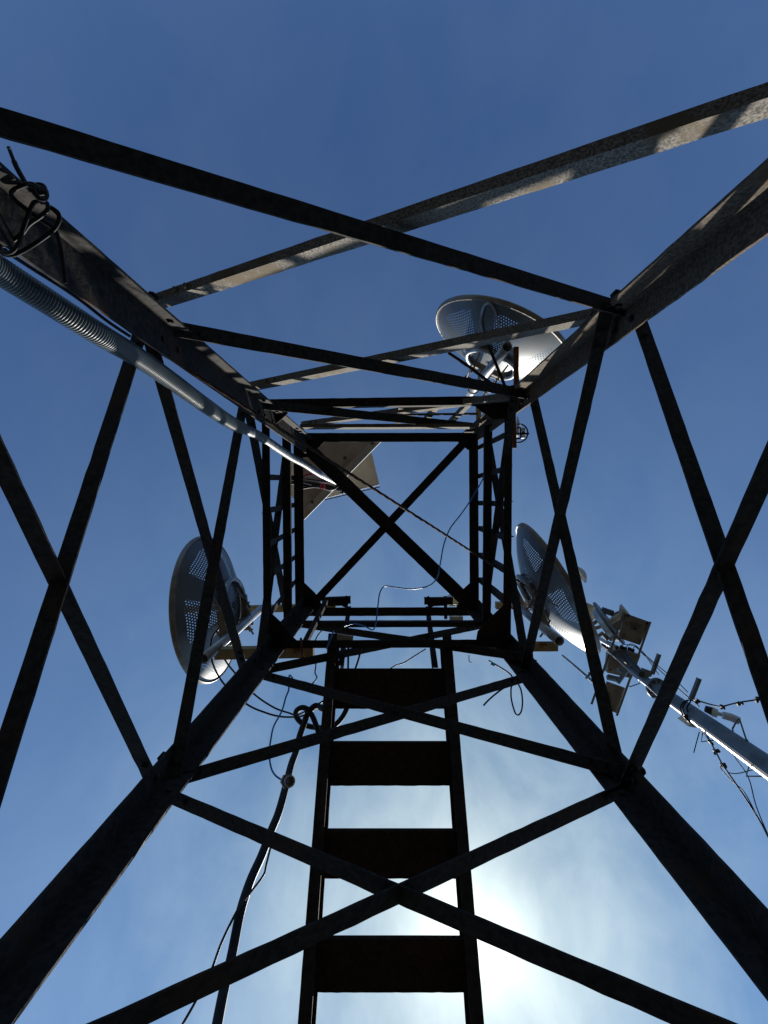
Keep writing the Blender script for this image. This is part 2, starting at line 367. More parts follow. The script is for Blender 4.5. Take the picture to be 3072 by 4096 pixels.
# diaphragm cross at the top ring
def flatdiag(a, b, w, h=ZI-.006):
    p0, p1 = P(*a, h), P(*b, h); d_ = (p1-p0).normalized(); n_ = V((-d_.y, d_.x, 0))
    q0, q1, _, _ = centred(p0, p1, n_, w, up, w*.8)
    MB().L(q0, q1, n_, w, up, w*.8, .005).build('diagonal_tie', 'steel', tower)
flatdiag((1215,1776), (1858,2396), .083)
flatdiag((1872,1755), (1250,2418), .050, ZI-.03)
def gusset(uvs, h, hole=None):
    MB().prism([P(u, v, h) for u, v in uvs], (0,0,.006)).build('gusset_plate', 'steel', tower)
gusset([(1200,2316),(1216,2330),(1260,2372),(1296,2434),(1200,2440)], ZI+.006)
gusset([(1912,2318),(1884,2328),(1852,2358),(1826,2430),(1912,2440)], ZI+.006)
gusset([(1905,1735),(1905,1800),(1872,1800),(1828,1765),(1828,1735)], ZI+.006)
gusset([(1200,1740),(1200,1830),(1230,1830),(1300,1765),(1300,1740)], ZI+.006)
gusset([(2035,2405),(2011,2424),(1965,2468),(1911,2526),(1900,2590),(2035,2590)], ZO+.006)
gusset([(1068,2446),(1090,2458),(1121,2487),(1168,2546),(1186,2562),(1186,2590),(1068,2590)], ZO+.006)
gusset([(1885,1610),(1900,1624),(1929,1649),(1975,1678),(2035,1672),(2035,1610)], ZO+.006)
gusset([(1062,1620),(1062,1700),(1100,1700),(1150,1655),(1150,1620)], ZO+.006)
# short upright bars between the outer and inner ring
def bar(a, b, ha=2.5, hb=3.22, w=.03, m='steel', out=(1,0,0)):
    p0, p1 = P(*a, ha), P(*b, hb); tang = V((-out[1], out[0], 0))
    p0, p1, _, _ = centred(p0, p1, tang, w, out, w)
    MB().L(p0, p1, tang, w, out, w, .004).build('upright_bar', m, tower)
for a, b in (((1060,1909),(1183,1912)), ((1068,2043),(1183,2019)), ((1072,2180),(1183,2117)), ((1074,2309),(1183,2227)), ((1075,2462),(1183,2322))): bar(a, b, out=(-1,0,0))
for a, b in (((2030,1735),(1915,1790)), ((2030,1872),(1911,1906)), ((2030,2015),(1911,2012)), ((2030,2152),(1911,2109)), ((2030,2284),(1911,2213)), ((2030,2408),(1911,2310))): bar(a, b, out=(1,0,0))
for a, b in (((1606,1615),(1590,1700)), ((1752,1618),(1690,1693)), ((1872,1616),(1790,1700))): bar(a, b, m='galv', out=(0,-1,0), w=.028)
bar((1222,2568), (1308,2398), out=(0,1,0), w=.026)
MB().tube([P(1570,1659,2.9), P(1912,1655,2.9)], .007, 10).build('tie_rod', 'galv', tower)

# ------------------------------------------------------------------ stair
st = thing('steel_stair', (0, 4.3, 0), 'straight steel stair with dark solid plate treads rising towards the tower from the sunny side', 'stair')
ST_Z, ST_Y = 1.810, 1.688; RISE, RUN = .207, -.2555
def sp_(n): return ST_Y+RUN*n, ST_Z+RISE*n
def xs(u, h): return (u-ZU)*h/F
LS, RS = -.305, .325
def stair_x(side, n):
    h = ST_Z+RISE*n
    if side < 0: return ((1203+(4096-(ZV+sp_(n)[0]*F/h))*.0719)-ZU)*h/F if n > -2 else None
    return ((1925-(4096-(ZV+sp_(n)[0]*F/h))*.0846)-ZU)*h/F if n > -2 else None
xl = stair_x(-1, 0); xr = stair_x(1, 0)
n0, n1 = -15.6, 3.75
a0 = sp_(n0); a1 = sp_(n1)
dirs = V((0, a1[0]-a0[0], a1[1]-a0[1])).normalized(); nrm = V((0, dirs.z, -dirs.y))   # below/outwards normal of the flight
for sx, x in ((1, xl), (-1, xr)):
    p0 = V((x, a0[0], a0[1]+CH)); p1 = V((x, a1[0], a1[1]+CH))
    mb = MB().sweep((p0, p1), [(0,-.08),(.045,-.08),(.045,-.074),(.006,-.074),(.006,.074),(.045,.074),(.045,.08),(0,.08)], (sx,0,0), nrm, .0008)
    mb.build('stringer', 'tread', st)
for n in range(-15, 4):
    y, h = sp_(n); c = V(((xl+xr)/2, y, h+CH)); hw = (xr-xl)/2-.008; hd = .1
    x0, x1 = c.x-hw, c.x+hw
    # checker plate with a folded nosing, front edge and back edge slightly uneven
    k = 28; vs = []; fs = []
    rows = [(-hd+.008, 0), (hd, 0), (hd, .005), (-hd+.008, .005)]
    for i in range(k+1):
        x = x0+(x1-x0)*i/k; e = noise.noise(V((i*.7, n*5.3, 0)))*.0022
        for (dy, dz) in rows: vs.append(V((x, y+dy+e, c.z+dz)))
    for i in range(k):
        for j in range(4): fs.append((i*4+j, i*4+(j+1)%4, i*4+4+(j+1)%4, i*4+4+j))
    fs += [(3,2,1,0), (k*4, k*4+1, k*4+2, k*4+3)]
    mb = MB().add(vs, fs)
    mb.box((c.x, y-hd+.012, c.z+.012), ((1,0,0),(0,1,0),(0,0,1)), (hw-.02, .0025, .008))
    if n < 3:
        for sx, xx in ((1, x0), (-1, x1)): mb.L((xx+sx*.001, y-hd, c.z-.0045), (xx+sx*.001, y+hd, c.z-.0045), (sx,0,0), .03, (0,0,-1), .03, .004)
    tr = mb.build('tread', 'tread', st)
def post(a, ha, b, hb, r=.016, m='tread'):
    MB().L(P(*a, ha), P(*b, hb), (1,0,0), r*1.8, (0,1,0), r*1.8, .004).build('guard_post', m, st)
post((1352,2660), 2.42, (1388,2425), 3.5, .016)
post((1729,2668), 2.42, (1702,2425), 3.5, .016)
MB().pipe(P(1366,2690,2.52), P(1378,2585,2.90), .0095).build('handrail_stub', 'pipe', st)
mb = MB(); h = 3.42
mb.L(P(1287,2392,h), P(1402,2388,h), (0,1,0), .045, up, .04, .004); mb.L(P(1402,2388,h), P(1388,2432,h), (-1,0,0), .035, up, .04, .004)
mb.L(P(1280,2418,h), P(1390,2416,h), (0,1,0), .012, up, .03, .004)
mb.build('guard_frame', 'tread', st)
mb = MB()
mb.L(P(1697,2392,h), P(1812,2392,h), (0,1,0), .045, up, .04, .004); mb.L(P(1697,2392,h), P(1716,2434,h), (1,0,0), .035, up, .04, .004)
mb.L(P(1716,2418,h), P(1790,2416,h), (0,1,0), .012, up, .03, .004)
mb.build('guard_frame', 'tread', st)

# ------------------------------------------------------------------ perforated dishes
DG = 'perforated dish antennas bolted round the tower top'
def dish(centre, n, pipe_xy, zb, zt, label, clamp_z, feed=True, pr=.024, SC=1.0, PS=1.0, el=0.0):
    n = V((n[0], n[1], 0)).normalized(); t = V((-n.y, n.x, 0)); D = .45*SC; dep = .155*SC; pr = pr*PS
    root = thing('dish_antenna', (pipe_xy[0], pipe_xy[1], zb+CH), label, 'dish antenna', DG)
    rz = math.atan2(n.y, n.x)
    c = V(centre); up_ = V((-n.x*math.sin(el), -n.y*math.sin(el), math.cos(el))); n3 = n*math.cos(el)+V((0,0,math.sin(el)))
    def loc(x, y, z): return c+n3*x+t*y+up_*z
    # reflector: own object rotated so that its local X is the boresight
    vs = []; fs = []; nr, na = 22, 72
    for i in range(nr+1):
        r = .45*i/nr
        for j in range(na):
            th = 2*math.pi*j/na; vs.append(V((-.155*(1-(r/.45)**2), r*math.cos(th), r*math.sin(th))))
    for i in range(1, nr):
        for j in range(na): fs.append((i*na+j, i*na+(j+1)%na, (i+1)*na+(j+1)%na, (i+1)*na+j))
    vs.append(V((-.155, 0, 0)))
    for j in range(na): fs.append((na+j, na+(j+1)%na, len(vs)-1))
    me = bpy.data.meshes.new('reflector'); me.from_pydata([tuple(v) for v in vs], [], fs); me.polygons.foreach_set('use_smooth', [True]*len(fs)); me.materials.append(M['dish'])
    ref = bpy.data.objects.new('reflector', me); S.collection.objects.link(ref); ref.parent = root
    ref.location = c-root.location; ref.rotation_euler = Matrix((n3, t, up_)).transposed().to_euler(); ref.scale = (SC, SC, SC)
    # rolled rim: a short flared band
    mb = MB(); prof = [(-.010,.0), (-.004,.005), (.008,.010), (.020,.010), (.024,.006), (.018,.003), (.004,.0)]
    vs = []; fs = []; k = len(prof)
    for j in range(na):
        th = 2*math.pi*j/na
        for x, dr in prof: vs.append(loc(x, (D+dr-.001)*math.cos(th), (D+dr-.001)*math.sin(th)))
    for j in range(na):
        for i in range(k): fs.append((j*k+i, j*k+(i+1)%k, ((j+1)%na)*k+(i+1)%k, ((j+1)%na)*k+i))
    mb.add(vs, fs, True); mb.build('rim', 'rim', root)
    # pressed ring on the back
    rr = .165*SC; xx = -dep*(1-(rr/D)**2)-.014
    ring = MB().tube([loc(xx-.012, rr*math.cos(2*math.pi*j/48), rr*math.sin(2*math.pi*j/48)) for j in range(48)], .014, 10, closed=True)
    ring.pipe(loc(xx-.014,0,0), loc(xx+.012,0,0), rr+.004, .008, 48); ring.build('back_ring', 'pipe', root)
    # back plate struts and the bracket to the pipe
    P2 = V((pipe_xy[0], pipe_xy[1], 0))
    for z in clamp_z:
        bx = MB(); zz = z+CH; a = loc(xx-.015, .11, 0); a.z = zz; b = loc(xx-.015, -.11, 0); b.z = zz
        pc = V((P2.x, P2.y, zz))
        d_ = (pc-(a+b)/2); d_.z = 0; dn = d_.normalized()
        mid = pc-dn*(pr+.006)
        bx.L(mid-t*.10, mid+t*.12, (0,0,1), .035, tuple(-dn), .035, .005)
        for s_ in (-1, 1):
            q = mid+t*(.085*s_); bx.tube([q+dn*.05, q, V((q.x,q.y,zz))-dn*0+(-d_)*.0, loc(xx+.005, .1*s_, (z-(c.z-CH))*.7)], .006, 8)
            bx.hexh(q+dn*.012, tuple(dn), .014, .012)
        # U-bolt round the pipe
        ub = [mid+t*(pr+.007)-dn*.02]+[pc+(t*math.cos(th)+dn*math.sin(th))*(pr+.007) for th in [math.pi*i/12 for i in range(13)]]+[mid-t*(pr+.007)-dn*.02]
        bx.tube(ub, .005, 8)
        bx.build('mount_bracket', 'frame', root)
    MB().pipe((pipe_xy[0], pipe_xy[1], zb+CH), (pipe_xy[0], pipe_xy[1], zt+CH), pr, .004, 28, top=True).build('mounting_pipe', 'pipe', root)
    if feed:
        fd = MB().pipe(loc(-dep+.01,0,0), loc(.19,0,0), .022, .004, 20); fd.build('feed_tube', 'whitep', root)
        sb = MB(); vs = []; fs = []
        for i in range(7):
            a = i/6
            for j in range(28):
                th = 2*math.pi*j/28; vs.append(loc(.19+.03*(1-a*a), (.058*a+.001)*math.cos(th), (.058*a+.001)*math.sin(th)))
        for i in range(6):
            for j in range(28): fs.append((i*28+j, i*28+(j+1)%28, (i+1)*28+(j+1)%28, (i+1)*28+j))
        sb.add(vs, fs, True); sb.build('sub_reflector', 'whitep', root)
    return root, loc
def C3(u, v, h): return P(u, v, h)
# left
dl, ll = dish(C3(842,2430,3.06), (-.993,.117), (-.865,.753), 2.35, 3.45, 'perforated dish on the left of the tower, seen from behind, mostly in shade', (2.72, 3.15), SC=.96, el=.088)
# right
dr_, lr = dish(C3(2214,2353,3.12), (.888,-.46), (.842,.697), 2.45, 3.6, 'perforated dish right of the tower opening, narrow in view, lower back catching the sun', (2.85, 3.3), SC=.98, el=-.02)
# top
K = 1.10
dt, lt = dish(C3(2001,1372,3.0*K), (.421,-.907), (.56*K,-.711*K), 2.34*K, 3.42*K, 'perforated dish above the top right corner, its ring and white pipe sunlit', (2.9*K, 3.25*K), feed=False, SC=1.02, PS=K, el=.093)
# bent stiffening tube across the sunlit dish's back
tc_ = C3(2001,1372,3.0*K); tn = V((.421,-.907,.093)).normalized()
def on_back(u, v):
    q = V((0,0,CH)); d_ = P(u, v, 1.0)-q; x = -.40
    while x < 0:
        p = q+d_*((tc_+tn*x-q).dot(tn)/d_.dot(tn)); w_ = p-tc_; r = (w_-tn*w_.dot(tn)).length
        if x >= -.158*(1-(r/.459)**2)-.014: return p
        x += .002
    return p
arc = [on_back(*q) for q in ((1936,1375),(1934,1350),(1929,1322),(1923,1290),(1926,1255),(1936,1225),(1953,1212),(1969,1222),(1980,1246),(1990,1280),(2000,1312),(2010,1350),(2014,1372))]
MB().tube(spline(arc, 6), .007, 8).build('stiffener_tube', 'pipe', dt)
MB().tube(spline([P(1793,1411,2.5), P(1880,1470,2.5), P(1990,1555,2.5), P(2030,1600,2.5)], 6), .0085, 8).build('signal_cable', 'black', dt)
MB().tube([P(1945,1360,2.5), P(2020,1545,2.5)], .008, 8).build('support_strut', 'steel', dt)

# ------------------------------------------------------------------ arms carrying the pipes
AG = 'horizontal arms carrying the dish pipes'
def arm(a, b, h, w, m, label, dA=(0,-1,0)):
    p0, p1 = P(*a, h), P(*b, h); d_ = (p1-p0).normalized(); A_ = V((-d_.y, d_.x, 0))
    if A_.dot(V(dA)) < 0: A_ = -A_
    mb = MB().sweep((p0, p1), [(-w/2,0),(w/2,0),(w/2,w),(-w/2,w)], A_, up, .0008)
    o = mb.build('support_arm', m); o['label'] = label; o['category'] = 'steel arm'; o['group'] = AG; return o
arm((857,2619), (1252,2611), 2.5, .052, 'yellow', 'faded yellow square arm carrying the left dish pipe, lower one, with rust by its U-bolt')
arm((960,2440), (1342,2430), 3.42, .045, 'yellow', 'faded yellow upper arm behind the lower left corner of the top ring')
arm((1985,2424), (2110,2424), 3.42, .045, 'yellow', 'short faded yellow upper arm behind the lower right corner')
arm((1845,2592), (2233,2590), 2.52, .040, 'yellow', 'faded yellow and rusty lower arm under the right dish pipe')
arm((2066,1386), (2068,1590), 2.6, .024, 'rust', 'deep rust-red arm holding the bottom of the sunlit dish pipe')
arm((2056,1640), (2060,1792), 2.55, .018, 'rust', 'short dark rust-red arm end beside the top right corner')
arm((1914,1600), (1916,1690), 3.3, .03, 'yellow', 'stub of yellowish arm behind the top right gusset')
ub = MB().tube(spline([P(1201,2555,2.42), P(1205,2560,2.42), P(1207,2600,2.44), P(1210,2628,2.46)], 5), .006, 8).build('u_bolt', 'rust'); ub['label'] = 'rusty U-bolt over the lower left yellow arm'; ub['category'] = 'bolt'

# ------------------------------------------------------------------ plates above the top left of the opening
pa = thing('equipment_tray', P(1367,1920,4.2), 'tan bolted tray plate set diagonally over the top left of the opening', 'plate')
h = 4.2; U = V((1,-1.016,0)).normalized(); Nn = V((1.016,1,0)).normalized()
q0, q1 = P(1215,2077,h), P(1540,1746,h)
q1 = P(1537,1749.5,h)
tp = MB().prism([q0, q1, P(1285,1749,h), P(1180,1862,h), P(1180,2060,h)], (0,0,.008)); tp.build('plate', 'tan', pa)
rm = MB().sweep((q0, q1), [(0,-.012),(.006,-.012),(.006,.03),(0,.03)], Nn, up); rm.build('rim_flange', 'whitep', pa)
sp2 = MB().sweep((q0+U*.10, q1-U*.02), [(-.055,-.012),(-.012,-.012),(-.012,-.004),(-.055,-.004)], Nn, up)
sp2.sweep((q0+U*.10, q1-U*.02), [(-.011,-.024),(-.005,-.024),(-.005,-.002),(-.011,-.002)], Nn, up); sp2.build('strap', 'tanb', pa)
for uv in ((1489,1773), (1371,1889), (1380,1832), (1250,2008)): MB().hexh(P(*uv, h)+V((0,0,-.018)), (0,0,1), .015, .015).build('bolt', 'dullrust', pa)
for uv in ((1349,1794), (1274,1793)): MB().hexh(P(*uv, h)+V((0,0,-.004)), (0,0,1), .006, .004).build('rivet', 'whitep', pa)
MB().prism([P(1254,1780,h), P(1268,1768,h), P(1272,1772,h), P(1258,1786,h)], (0,0,-.02)).build('end_lip', 'whitep', pa)
pb = thing('grey_panel', P(1400,1890,4.6), 'pale grey panel behind the tan tray, its lower rim bright in the sun', 'panel'); h = 4.6
MB().prism([P(1250,1800,h), P(1484,1800,h), P(1516,1933,h), P(1300,1988,h), P(1178,2000,h), P(1164,1980,h), P(1156,1920,h), P(1162,1850,h)], (0,0,.05)).build('plate', 'tanb', pb)
MB().sweep((P(1516,1934,h), P(1292,1990,h)), [(0,-.006),(.012,-.006),(.012,.055),(0,.055)], (.2,1,0), up).build('rim_flange', 'whitep', pb)
MB().prism([P(1438,1965,h+.02), P(1516,1946,h+.02), P(1522,1949,h+.02), P(1292,2003,h+.02), P(1296,1998,h+.02)], (0,0,.02)).build('lower_lip', 'steel', pb)

# ------------------------------------------------------------------ corrugated conduit along the left leg
cp = [(-120,1005,.86),(0,1085,.93),(200,1212,1.03),(400,1339,1.15),(551,1429,1.32),(689,1525,1.5),(822,1622,1.72),(930,1694,2.0),(1033,1742,2.3),(1117,1797,2.62),(1165,1828,2.85),(1214,1854,3.05),(1260,1884,3.25),(1304,1908,3.42),(1350,1930,3.6)]
pts = spline([P(*c) for c in cp], 40)
ln = [0.0]
for i in range(1, len(pts)): ln.append(ln[-1]+(pts[i]-pts[i-1]).length)
def at_len(s_):
    lo = 0
    for i in range(1, len(ln)):
        if ln[i] >= s_:
            t = (s_-ln[i-1])/max(ln[i]-ln[i-1], 1e-9); return pts[i-1].lerp(pts[i], t)
    return pts[-1]
cut = ln[40*8-25]
cd = thing('corrugated_conduit', (pts[0].x, pts[0].y, pts[0].z), 'fat grey-blue corrugated conduit running up beside the left leg, taped smooth in its upper part', 'conduit')
pitch = .0068; path = []; rad = []
k = int(cut/pitch)
for i in range(k):
    for f, r in ((0,.0215), (.25,.0262), (.6,.0262), (.85,.0215)):
        path.append(at_len((i+f)*pitch)); rad.append(r)
MB().tube(path, rad, 26).build('corrugated_hose', 'cond', cd)
path = []; rad = []; s_ = k*pitch-.01; end = ln[-1]; wsp = ln[40*12+15]
while s_ < wsp:
    path.append(at_len(s_)); rad.append(.0213+.0005*math.sin(s_*95)+.0014*noise.noise(V((s_*30, 2, 1)))); s_ += .006
MB().tube(path, rad, 22).build('tape_wrap', 'tape', cd)
path = []; rad = []
while s_ < end-.01:
    path.append(at_len(s_)); rad.append(.0205+.003*noise.noise(V((s_*18, 5, 1)))); s_ += .008
MB().tube(path, rad, 22).build('white_sleeve', 'whitep', cd)

# rusty wire rope crossing the opening (two twisted strands)
rp = thing('wire_rope', P(690,1441,1.5), 'rusty twisted wire rope stretched across the opening from the left leg to the right dish', 'rope')
A0, A1 = P(640,1408,1.44), P(2228,2425,3.35); dv = (A1-A0); ax = dv.normalized(); X = ortho(ax, V((0,0,1))); Y = ax.cross(X)
for ph in (0, 2.09, 4.19):
    m_ = 220; MB().tube([A0+dv*(i/m_)+(X*math.cos(ph+i*.55)+Y*math.sin(ph+i*.55))*.0030-V((0,0,.012*math.sin(math.pi*i/m_))) for i in range(m_+1)], .0034, 6).build('strand', 'rustrod', rp)

# ------------------------------------------------------------------ cable bundle knotted round the upper left leg
kb = thing('cable_bundle', P(100,800,.85), 'black twin cable coiled and knotted round the upper left leg, loose ends hanging', 'cable')
def z_(l): return [(x/3.6875, 550+y/3.6875) for x, y in l]
def twin(uvs, h, r, name='cable_strand', off=9):
    for s_ in (-1, 1):
        q = []
        for i, (u, v) in enumerate(uvs):
            a = uvs[max(i-1, 0)]; b = uvs[min(i+1, len(uvs)-1)]; dx, dy = b[0]-a[0], b[1]-a[1]; l_ = math.hypot(dx, dy) or 1
            q.append((u-dy/l_*off*.5*s_, v+dx/l_*off*.5*s_))
        wire(q, h, r, 8, 10).build(name, 'black', kb)
wire(z_([(125,140),(170,260),(250,450),(350,630),(430,780)]), (.80,.84), [.0028]*12+[.0040]*21, 8, 10).build('cable_strand', 'black', kb)
twin(z_([(600,760),(480,690),(360,700),(170,800),(230,930),(430,1090),(650,1240),(800,1350),(880,1560),(930,1850),(965,2150)]), (.80,.88), .0021)
twin(z_([(430,760),(560,820),(660,800),(640,720),(540,700),(470,760),(560,860),(660,880),(680,800),(600,740)]), (.80,.83), .0023)
twin(z_([(480,760),(570,890),(660,910),(690,840),(620,760),(520,790),(590,920),(500,960),(430,1100),(330,1380),(280,1550),(180,1680),(60,1700),(0,1620)]), (.79,.86), .0020)
twin(z_([(600,950),(690,970),(700,1060),(600,1160),(430,1280),(320,1420),(120,1560),(-40,1600)]), (.82,.86), .0020)
twin(z_([(740,1030),(850,1110),(870,1220),(790,1360),(600,1510),(380,1650),(200,1730),(60,1720),(-30,1620)]), (.84,.86), .0021)
sc_ = thing('loose_cable', P(54,1025,.9), 'single black cable lying along the underside of the upper left leg', 'cable')
wire([(20,1000),(54,1025),(136,1079),(244,1147),(330,1207),(430,1285),(520,1345)], (.88,1.25), .0038).build('cable_strand', 'black', sc_)

# ------------------------------------------------------------------ cables elsewhere
def cable(name, uvs, h, r, m, label, cat='cable', group=None, n=8):
    o = wire(uvs, h, r, 8, n).build(name, 'rubber' if name == 'mast_cable' else m); o['label'] = label; o['category'] = cat
    if group: o['group'] = group
    return o
cable('hanging_cable', [(1935,1900),(1927,1925),(1880,2005),(1840,2062),(1800,2115),(1775,2180),(1762,2250),(1748,2310),(1715,2343),(1650,2356),(1580,2349),(1540,2345),(1520,2370),(1512,2420),(1505,2480),(1492,2519),(1455,2503),(1415,2495),(1375,2505)], 2.78, .0036, 'blue', 'thin blue cable looping down through the middle of the opening')
def zb_(l): return [(1050+x/4.1475, 2750+y/4.1475) for x, y in l]
cable('drain_conduit', [(858,4160),(869,4095),(895,3962),(928,3816),(961,3650),(1001,3524),(1045,3425),(1085,3322)]+zb_([(265,2074),(375,1680),(470,1300),(555,1060),(610,830),(680,620),(745,450),(830,335),(910,305),(990,350),(1080,400)]), [1.35,1.38,1.45,1.52,1.6,1.7,1.8,1.88]+[1.95,2.05,2.2,2.3,2.38,2.45,2.5,2.5,2.52,2.55,2.6], .0150, 'dcond', 'thick black conduit coming down left of the stair', 'conduit', n=14)
cable('thin_wire', [(1083,3385),(1066,3455),(1054,3500),(1010,3560),(955,3632),(889,3763),(842,3889),(780,4010),(729,4100),(715,4130)], (1.82,1.3), .0038, 'black', 'thin dark wire hanging beside the thick black conduit near the bottom edge')
lp = zb_([(950,830),(915,700),(880,600),(830,480),(750,365),(650,335),(565,390),(560,480),(640,580),(760,640),(900,665),(1050,665),(1200,620),(1310,510),(1380,390),(1440,240)])
path = spline([P(u, v, 2.45+.15*i/15) for i, (u, v) in enumerate(lp)], 14)
o = MB().tube(path, [.0125+.0012*(i % 2) for i in range(len(path))], 14).build('looped_conduit', 'dcond'); o['label'] = 'black corrugated conduit tied in a loop left of the stair'; o['category'] = 'conduit'
cable('signal_cable', [(930,2470),(870,2520),(845,2570),(850,2650),(897,2737),(986,2816),(1060,2850),(1120,2866),(1175,2868),(1220,2860),(1290,2820)], [2.8,2.8,2.78,2.75,2.75,2.75,2.75,2.75,2.75,2.7,2.7], .0052, 'black', 'black cable sagging from the left dish to the looped conduit, lower of the two')
cable('signal_cable', [(905,2560),(885,2600),(904,2646),(947,2700),(1015,2775),(1090,2827),(1150,2850),(1200,2856),(1300,2800)], 2.8, .0052, 'black', 'black cable sagging from the left dish to the looped conduit, upper of the two')
cb = thing('blue_lead', P(1157,2707,2.2), 'thin blue lead hanging left of the stair with a grey cable gland on its end', 'cable')
wire([(1170,2712),(1157,2703),(1155,2757),(1143,2790),(1127,2845),(1095,2905),(1083,2960),(1077,3010),(1083,3065),(1100,3100),(1135,3124),(1150,3127)], (2.2,1.95), .0036).build('lead', 'blue', cb)
gl = P(1147,3124,1.98); gx = (P(1171,3127,1.93)-gl).normalized()
gm = MB().hexh(gl-gx*.004, gx, .0268, .016); gm.tube([gl-gx*.016, gl-gx*.004], .018, 20); gg = gm.build('gland_nut', 'gland', cb)
MB().pipe(gl+gx*.012, gl+gx*.021, .0245, .006, 32).build('gland_seal', 'rubber', cb)
MB().pipe(gl+gx*.012, gl+gx*.036, .0215, .0042, 32).build('gland_collar', 'gland', cb)
WG = 'short black wires about the stair head'
cable('thin_wire', [(1287,2522),(1265,2553),(1254,2596),(1263,2657),(1260,2690),(1267,2712),(1247,2737)], 2.6, .0035, 'black', 'wavy black wire left of the stair head', group=WG)
cable('thin_wire', [(1703,2596),(1663,2621),(1616,2650),(1583,2661),(1560,2676)], 2.6, .0034, 'black', 'sagging black wire right of centre over the topmost tread', group=WG)
cable('thin_wire', [(1392,2560),(1393,2600),(1392,2690)], 2.6, .0052, 'black', 'straight black cable beside the pale handrail stub', group=WG)
cable('thin_wire', [(1445,2590),(1439,2618),(1430,2650),(1412,2700)], 2.6, .0052, 'black', 'leaning black cable just right of the pale handrail stub', group=WG)
cable('thin_wire', [(1335,2522),(1320,2560),(1308,2590),(1309,2596)], 2.4, .0036, 'blue', 'short blue cable bent over the lower beam by its round hole')
cable('thin_wire', [(1955,2642),(1985,2660),(2035,2692),(2050,2715),(2044,2760),(2047,2805),(2064,2857),(2083,2850),(2090,2810),(2084,2760),(2068,2728)], 2.6, .0042, 'black', 'black cable hanging in a loop below the lower right corner')
cable('thin_wire', [(1934,2822),(1960,2795),(2010,2755),(2060,2730)], 2.5, .0045, 'black', 'stiff black cable end pointing down left from the lower right corner')
cable('thin_wire', [(1876,2620),(1877,2645),(1886,2650)], 2.5, .0022, 'black', 'tiny black wire end under the lower right beam')
o = MB().box(P(1972,2656,2.56), ((1,.45,0),(-.45,1,0),(0,0,1)), (.010,.007,.004)).build('cable_tag', 'bluetag'); o['label'] = 'small bright blue tag on a cable below the lower right corner'; o['category'] = 'tag'
def zc_(l, s=4.1475, u0=1150, v0=1700): return [(u0+x/s, v0+y/s) for x, y in l]
tb = thing('cable_tangle', P(1300,1930,3.7), 'bunch of black cables with red tape under the tan tray, top left of the opening', 'cables')
for l, m, r in (([(30,890),(250,900),(500,930),(760,970),(900,1090)], 'black', .010), ([(30,960),(250,960),(480,990),(700,1030),(930,1120)], 'black', .014), ([(250,1050),(400,1025),(560,1030),(720,1080),(840,1020)], 'black', .009),
                ([(250,870),(350,820),(480,830),(650,890),(760,960)], 'red', .010), ([(250,1000),(420,985),(600,1010),(800,1075),(920,1110)], 'black', .010), ([(-10,880),(40,820),(20,760)], 'black', .004)):
    wire(zc_(l), 3.75, r).build('cable_strand', m, tb)
for l in ([(250,905),(450,930),(740,968)], [(250,960),(320,975),(390,998)], [(420,1035),(560,1048),(700,1085),(800,1060),(845,1020)], [(270,878),(360,838),(490,850),(430,890)], [(800,1090),(900,1095)]):
    wire(zc_(l), 3.72, .0028).build('cable_highlight', 'whitep', tb)  # thin white strips laid along the black cables imitate their highlights
MB().tube([P(*zc_([(585,970)])[0], 3.7), P(*zc_([(585,1060)])[0], 3.7)], .018, 14).build('tape_band', 'red', tb)
# clamp with cable loop right of the top right corner
lk = thing('cable_clamp', P(2080,1730,2.9), 'small clamp with a round loop of black cable right of the top right corner', 'clamp')
wire([(2046,1769),(2078,1770),(2103,1755),(2111,1730),(2104,1710),(2090,1699),(2070,1696)], 2.9, .0045).build('cable_loop', 'black', lk)
MB().tube([P(2062,1735,2.9), P(2116,1735,2.9)], .006, 8).build('threaded_rod', 'steel', lk)
MB().tube(spline([P(2068,1712,2.88), P(2082,1712,2.88), P(2082,1735,2.88), P(2082,1752,2.88), P(2062,1754,2.88)], 3), .005, 8).build('bracket', 'steel', lk)
MB().box(P(2090,1733,2.95), ((1,0,0),(0,1,0),(0,0,1)), (.010,.03,.02)).build('block', 'whitep', lk)
MB().hexh(P(2088,1735,2.86), (1,0,0), .012, .012).build('nut', 'steel', lk)
MB().tube([P(2066,1745,2.9), P(2072,1690,2.95), P(2070,1668,3.0)], [.012,.010,.004], 10).build('pale_sleeve', 'whitep', lk)
# white junction box with yellow wire near the lower right corner
jb = thing('junction_box', P(1815,2410,3.6), 'small white junction box with a yellow wire curled on it, by the lower right corner', 'box')
MB().prism([P(1795,2396,3.6), P(1812,2388,3.6), P(1832,2400,3.6), P(1830,2424,3.6), P(1797,2426,3.6)], (0,0,.12)).build('box_body', 'whitep', jb)
wire([(1777,2424),(1780,2408),(1795,2398),(1815,2402),(1828,2416),(1805,2414),(1786,2408)], 3.55, .0035).build('wire', 'wyel', jb)
MB().box(P(1824,2471,3.5), ((1,0,0),(0,1,0),(0,0,1)), (.045,.014,.03)).build('conduit_box', 'cream', jb)
MB().tube([P(1781,2385,3.5), P(1783,2475,3.5)], .012, 10).build('bracket', 'steel', jb)
o = MB().box(P(1375,2551,2.62), ((1,.15,0),(-.15,1,0),(0,0,1)), (.05,.016,.008)).build('splice_plate', 'tan'); o['label'] = 'pale drilled plate at the stair head, left of centre'; o['category'] = 'plate'

